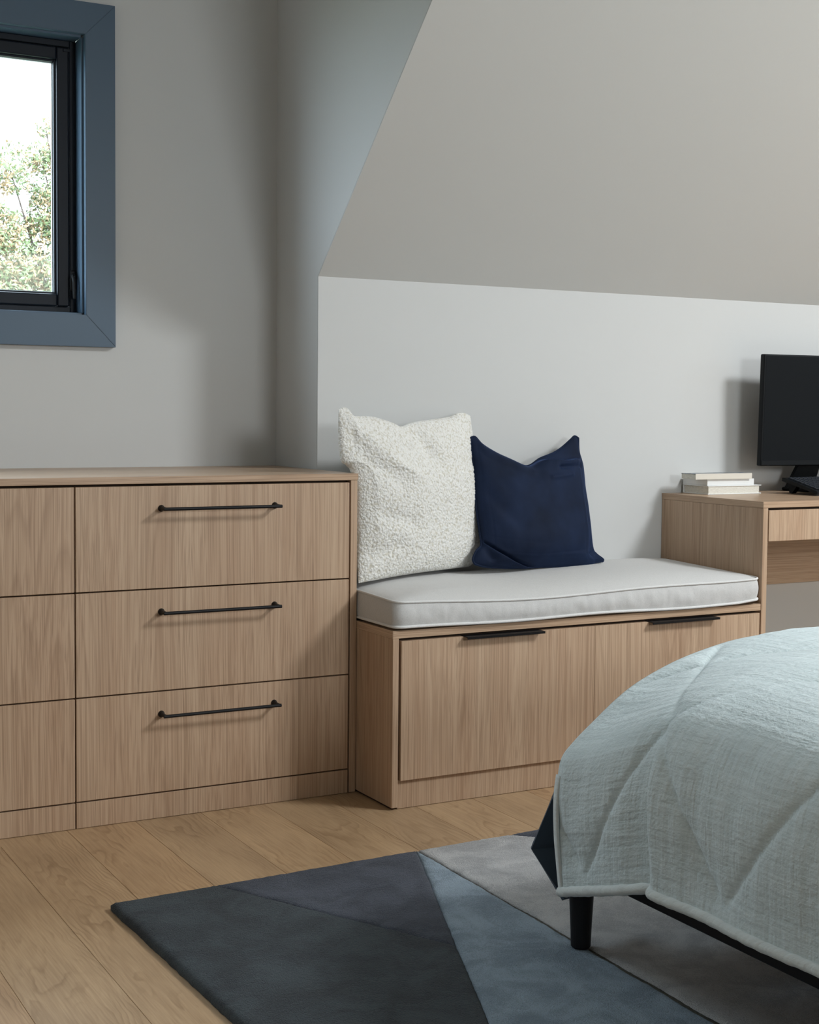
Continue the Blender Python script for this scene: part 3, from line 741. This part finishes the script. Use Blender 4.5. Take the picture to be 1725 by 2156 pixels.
# blanket: profile across the bed (x,z) at the far end and further in
PE = [(.60, .572), (.447, .572), (.338, .570), (.239, .564), (.168, .553), (.098, .537), (.041, .519), (-.015, .496), (-.059, .471), (-.112, .433), (-.154, .401), (-.180, .374), (-.189, .336), (-.193, .293), (-.191, .231), (-.184, .168), (-.179, .128)]
PF = [(.60, .580), (.45, .580), (.34, .580), (.25, .580), (.17, .579), (.10, .577), (.03, .573), (-.03, .566), (-.08, .553), (-.13, .530), (-.168, .498), (-.192, .455), (-.205, .405), (-.209, .355), (-.207, .310), (-.204, .265), (-.203, .228)]
NT_ = 190
def prof(pts): return resample([(p[0], 0, p[1]) for p in pts], NT_)
pe, pf = prof(PE), prof(PF)
ys = []
y = -1.197
while y > -2.15: ys.append(y); y -= .0048
while y > -3.2: ys.append(y); y -= .03
N1 = (-1.482, .49); DU, DV = .195, .245
def quiltpuff(y, a):
    u = (y-N1[0])/DU; v = (a-N1[1])/DV
    def dist(k): 
        k = k/2; return abs(k-round(k))*2
    d1, d2 = dist(u+v), dist(u-v)
    return d1, d2
arcs_e = [0]
for a, b in zip(pf, pf[1:]): arcs_e.append(arcs_e[-1]+(b-a).length)
tot = arcs_e[-1]
def sm(t): t = max(0, min(1, t)); return t*t*(3-2*t)
bm = BM(); uvl = bm.loops.layers.uv.new('UVMap'); grid = []; uvs = {}
hem_pts = []; edge_pts = []
for iy, y in enumerate(ys):
    w_ = sm((-1.197-y)/.36); wz = sm((-1.197-y)/.26)
    row = []
    for it in range(NT_+1):
        a, b = pe[it], pf[it]; s_frac = it/NT_
        x = a.x+(b.x-a.x)*w_; wlin = min(1, (-1.197-y)/.30); kz = sm((s_frac-.62)/.3); z = a.z+(b.z-a.z)*(wlin*kz+w_*(1-kz))
        s = arcs_e[it]; vertical = sm((s-.50)/.14)   # 0 on the top, 1 on the hanging side
        # hem arc measured as in the photo: a = height-like coordinate
        aa = .228+(tot-s)*.93
        d1, d2 = quiltpuff(y, aa)
        puff = .007*(1-math.exp(-min(d1, d2)/.22)*sm((tot-s)/.06))+.0055*(1-math.exp(-min(d1, d2)/.030)*sm((tot-s)/.05))
        fold = 0
        # soft vertical fold on the hanging side
        yf = -1.496+.05*(1-s_frac)
        kf = sm((s_frac-.52)/.33)
        fold += kf*(-.016*math.exp(-((y-yf)/.055)**2) if y > yf else 0)
        fold += kf*.018*sm((yf-y+.014)/.034)*math.exp(-max(0, yf-y-.01)/.13)
        if y <= yf: fold -= kf*.016*math.exp(-((y-yf)/.014)**2)
        fold += .007*math.sin((y+1.9)*14)*sm((s-.62)/.2)*sm((-1.55-y)/.1)
        wr = .0035*noise.noise(Vector((y*7, s*5, 0)))+.0022*noise.noise(Vector((y*26, s*4, 2)))*vertical+.0016*noise.noise(Vector((y*5, s*34, 5)))
        n_ = Vector((-vertical, 0, 1-vertical)); 
        if n_.length < .1: n_ = Vector((-1, 0, .5))
        n_.normalize()
        fe = sm((-1.197-y)/.03)
        amt = (puff-.004+wr)*fe+fold
        p = Vector((x, y, z))+n_*amt
        vv = bm.verts.new(p); uvs[vv] = (y, s); row.append(vv)
    grid.append(row); hem_pts.append(row[-1].co.copy())
edge_pts = [v.co.copy() for v in grid[0]]
# plain far half of the blanket (mirrored drop on the other side), coarser
XM = 1.14
for iy in range(len(ys)-1):
    for it in range(NT_): bm.faces.new((grid[iy][it], grid[iy][it+1], grid[iy+1][it+1], grid[iy+1][it]))
sel = list(range(0, NT_+1, 6))
prevrow = None
for iy, y in enumerate(ys):
    row = [grid[iy][0]]
    for it in sel[1:]:
        a, b = pe[it], pf[it]; w_ = sm((-1.197-y)/.36)
        x = a.x+(b.x-a.x)*w_; z = a.z+(b.z-a.z)*w_
        vv = bm.verts.new((XM+.06-x+.0, y, z+.003)); uvs[vv] = (y, -arcs_e[it]); row.append(vv)
    if prevrow:
        for k in range(len(row)-1): bm.faces.new((prevrow[k], prevrow[k+1], row[k+1], row[k]))
    prevrow = row
for f in bm.faces:
    for lp in f.loops: lp[uvl].uv = uvs[lp.vert]
bmesh.ops.recalc_face_normals(bm, faces=bm.faces)
bl = root('blanket', (.57, -2.2, .58), 'pale sage crinkled muslin blanket with diamond stitching draped over the bed', 'blanket')
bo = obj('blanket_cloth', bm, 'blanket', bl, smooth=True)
md = bo.modifiers.new('thickness', 'SOLIDIFY'); md.thickness = .008; md.offset = -1
def uvtube(pts, r, name, flat=None):
    bm = BM(); tube(bm, pts, r, 12); l_ = bm.loops.layers.uv.new('UVMap')
    for f in bm.faces:
        for lp in f.loops: c = lp.vert.co; lp[l_].uv = (c.y+c.x, c.z)
    return bm
hp = [p+Vector((.001, 0, -.004+.0012*noise.noise(Vector((p.y*60, 0, 0))))) for p in hem_pts]
rad = [.0095+.0012*noise.noise(Vector((p.y*45, 3, 0))) for p in hp]
obj('hem_binding', uvtube(hp, rad, 'hem'), 'binding', bl, smooth=True, label='rolled cream hem binding')
# flat band along the far edge of the hanging side
bm = BM(); l_ = bm.loops.layers.uv.new('UVMap'); prev = None
for it in range(int(NT_*.80), NT_+1):
    c = grid_edge = edge_pts[it]; n_ = Vector((-1, 0, .15)).normalized()
    i2 = 3
    a = c+n_*.0015+Vector((0, .002, 0)); b = Vector(c)+n_*.0025+Vector((0, -.015, 0))
    b.x = b.x*.0+ (pe[it].x+(pf[it].x-pe[it].x)*sm(.015/.36))-.0030; b.z = c.z
    a.x = c.x-.0012
    va, vb = bm.verts.new(a), bm.verts.new(b)
    if prev: bm.faces.new((prev[0], prev[1], vb, va))
    prev = (va, vb)
for f in bm.faces:
    for lp in f.loops: c = lp.vert.co; lp[l_].uv = (c.y, c.z)
eb = obj('edge_binding', bm, 'binding', bl, smooth=True, label='flat stitched band along the blanket edge')
md = eb.modifiers.new('thickness', 'SOLIDIFY'); md.thickness = .003; md.offset = 0

# dark quilt under the blanket, its corner flares out at the far end
qu = root('quilt', (.57, -1.2, .5), 'dark slate quilt showing below the pale blanket at the corner of the bed', 'quilt')
def patch(bm, c, n=14, amp=.002, seed=0):
    """bilinear quad patch, corners c in order"""
    l_ = bm.loops.layers.uv.verify(); g_ = []
    c = [Vector(p) for p in c]
    for j in range(n+1):
        r_ = []
        for i in range(n+1):
            u, v = i/n, j/n; p = (1-u)*(1-v)*c[0]+u*(1-v)*c[1]+u*v*c[2]+(1-u)*v*c[3]
            e = 16*u*(1-u)*v*(1-v)
            p += Vector((0, -1, 0))*(amp*e*2+amp*noise.noise(p*20+Vector((seed, 0, 0)))*e)
            r_.append(bm.verts.new(p))
        g_.append(r_)
    for j in range(n):
        for i in range(n):
            f = bm.faces.new((g_[j][i], g_[j][i+1], g_[j+1][i+1], g_[j+1][i]))
            for lp in f.loops: lp[l_].uv = (lp.vert.co.x+lp.vert.co.y*.6, lp.vert.co.z)
bm = BM()
A0 = (-.158, -1.165, .33); A1 = (-.10, -1.16, .33); D = (-.095, -1.135, .183); B = (-.1795, -1.10, .178); Cc = (-.1455, -1.16, .092); Ee = (-.06, -1.14, .086)
patch(bm, [A0, A1, D, B], 16, .004); patch(bm, [B, D, Ee, Cc], 16, .004, 5)
# the rest hangs down across the far end and lies under the blanket
patch(bm, [A1, (1.24, -1.16, .40), (1.24, -1.15, .19), D], 18, .006, 2)
bmesh.ops.remove_doubles(bm, verts=bm.verts, dist=.0005); bmesh.ops.recalc_face_normals(bm, faces=bm.faces)
qo = obj('quilt_cloth', bm, 'quilt', qu, smooth=False)
md = qo.modifiers.new('thickness', 'SOLIDIFY'); md.thickness = .007; md.offset = 0

# ---------------------------------------------------------------- outside: ground and trees
obj('ground', bx(-30, 30, .8, 40, -3.3, -3.2), 'grass', kind='structure')
def tree(loc, blobs, nleaf, lab, seed, group):
    r = random.Random(seed); x, y, z = loc
    t = root('tree', loc, lab, 'tree', group)
    bm = BM(); tube(bm, [(x, y, z), (x+.05, y, z+1.6), (x-.05, y+.1, z+3.2), (x+.05, y, z+5)], [.2, .15, .1, .05], 12); tr_ = obj('trunk', bm, 'bark', t, smooth=True)
    bm = BM()
    for cx, cy, cz, rr in blobs:
        tube(bm, [(x, y, z+2.6), ((x+cx)/2, (y+cy)/2, (z+2.6+cz)/2+.3), (cx, cy, cz)], [.03, .016, .006], 8)
    obj('branch', bm, 'bark', t, smooth=True)
    wts = [b_[3]**2.1 for b_ in blobs]
    for mk, frac in (('leaf', .55), ('leaf_orange', .45)):
        vs, fs = [], []
        for _ in range(int(nleaf*frac)):
            cx, cy, cz, rr = r.choices(blobs, wts)[0]
            while True:
                d = Vector((r.uniform(-1, 1), r.uniform(-1, 1), r.uniform(-1, 1)))
                if d.length < 1 and noise.noise(d*2.2+Vector((cx*3, cz*2, 3 if mk == 'leaf' else 0))) > -.02: break
            p = Vector((cx, cy, cz))+d*rr
            a = Vector((r.gauss(0, 1), r.gauss(0, 1), r.gauss(0, 1))).normalized(); b = a.orthogonal().normalized(); sz = r.uniform(.013, .031)
            k = len(vs); n3 = a.cross(b)
            for q_ in (a*sz, b*sz*.5+n3*sz*.12, -a*sz, -b*sz*.5+n3*sz*.12): vs.append(p+q_-Vector(loc))
            fs.append((k, k+1, k+2, k+3))
        me = bpy.data.meshes.new('leaves'); me.from_pydata([tuple(v) for v in vs], [], fs); me.materials.append(M[mk])
        o = bpy.data.objects.new('leaves', me); COL.objects.link(o); o.parent = t; o['kind'] = 'stuff'
        o['label'] = 'green leaves' if mk == 'leaf' else 'orange autumn leaves'
tree((2.35, 9.7, -3.2), [(1.22, 9, 3.02, .24), (1.50, 9, 3.12, .15), (1.53, 9, 3.38, .09), (1.30, 9.1, 2.25, .42), (1.62, 9.0, 2.62, .26), (1.12, 9.0, 2.48, .22), (1.2, 9.2, 1.75, .55), (1.9, 9.1, 2.9, .5), (.75, 9.1, 2.7, .45), (2.3, 9.4, 2.3, .7), (.3, 9.3, 2.0, .7), (-.4, 9.4, 1.6, .7), (1.8, 9.3, 1.6, .7), (1.35, 9.8, 2.2, .4)], 78000,
     'green and orange leafed tree outside the blue framed window', 5, None)
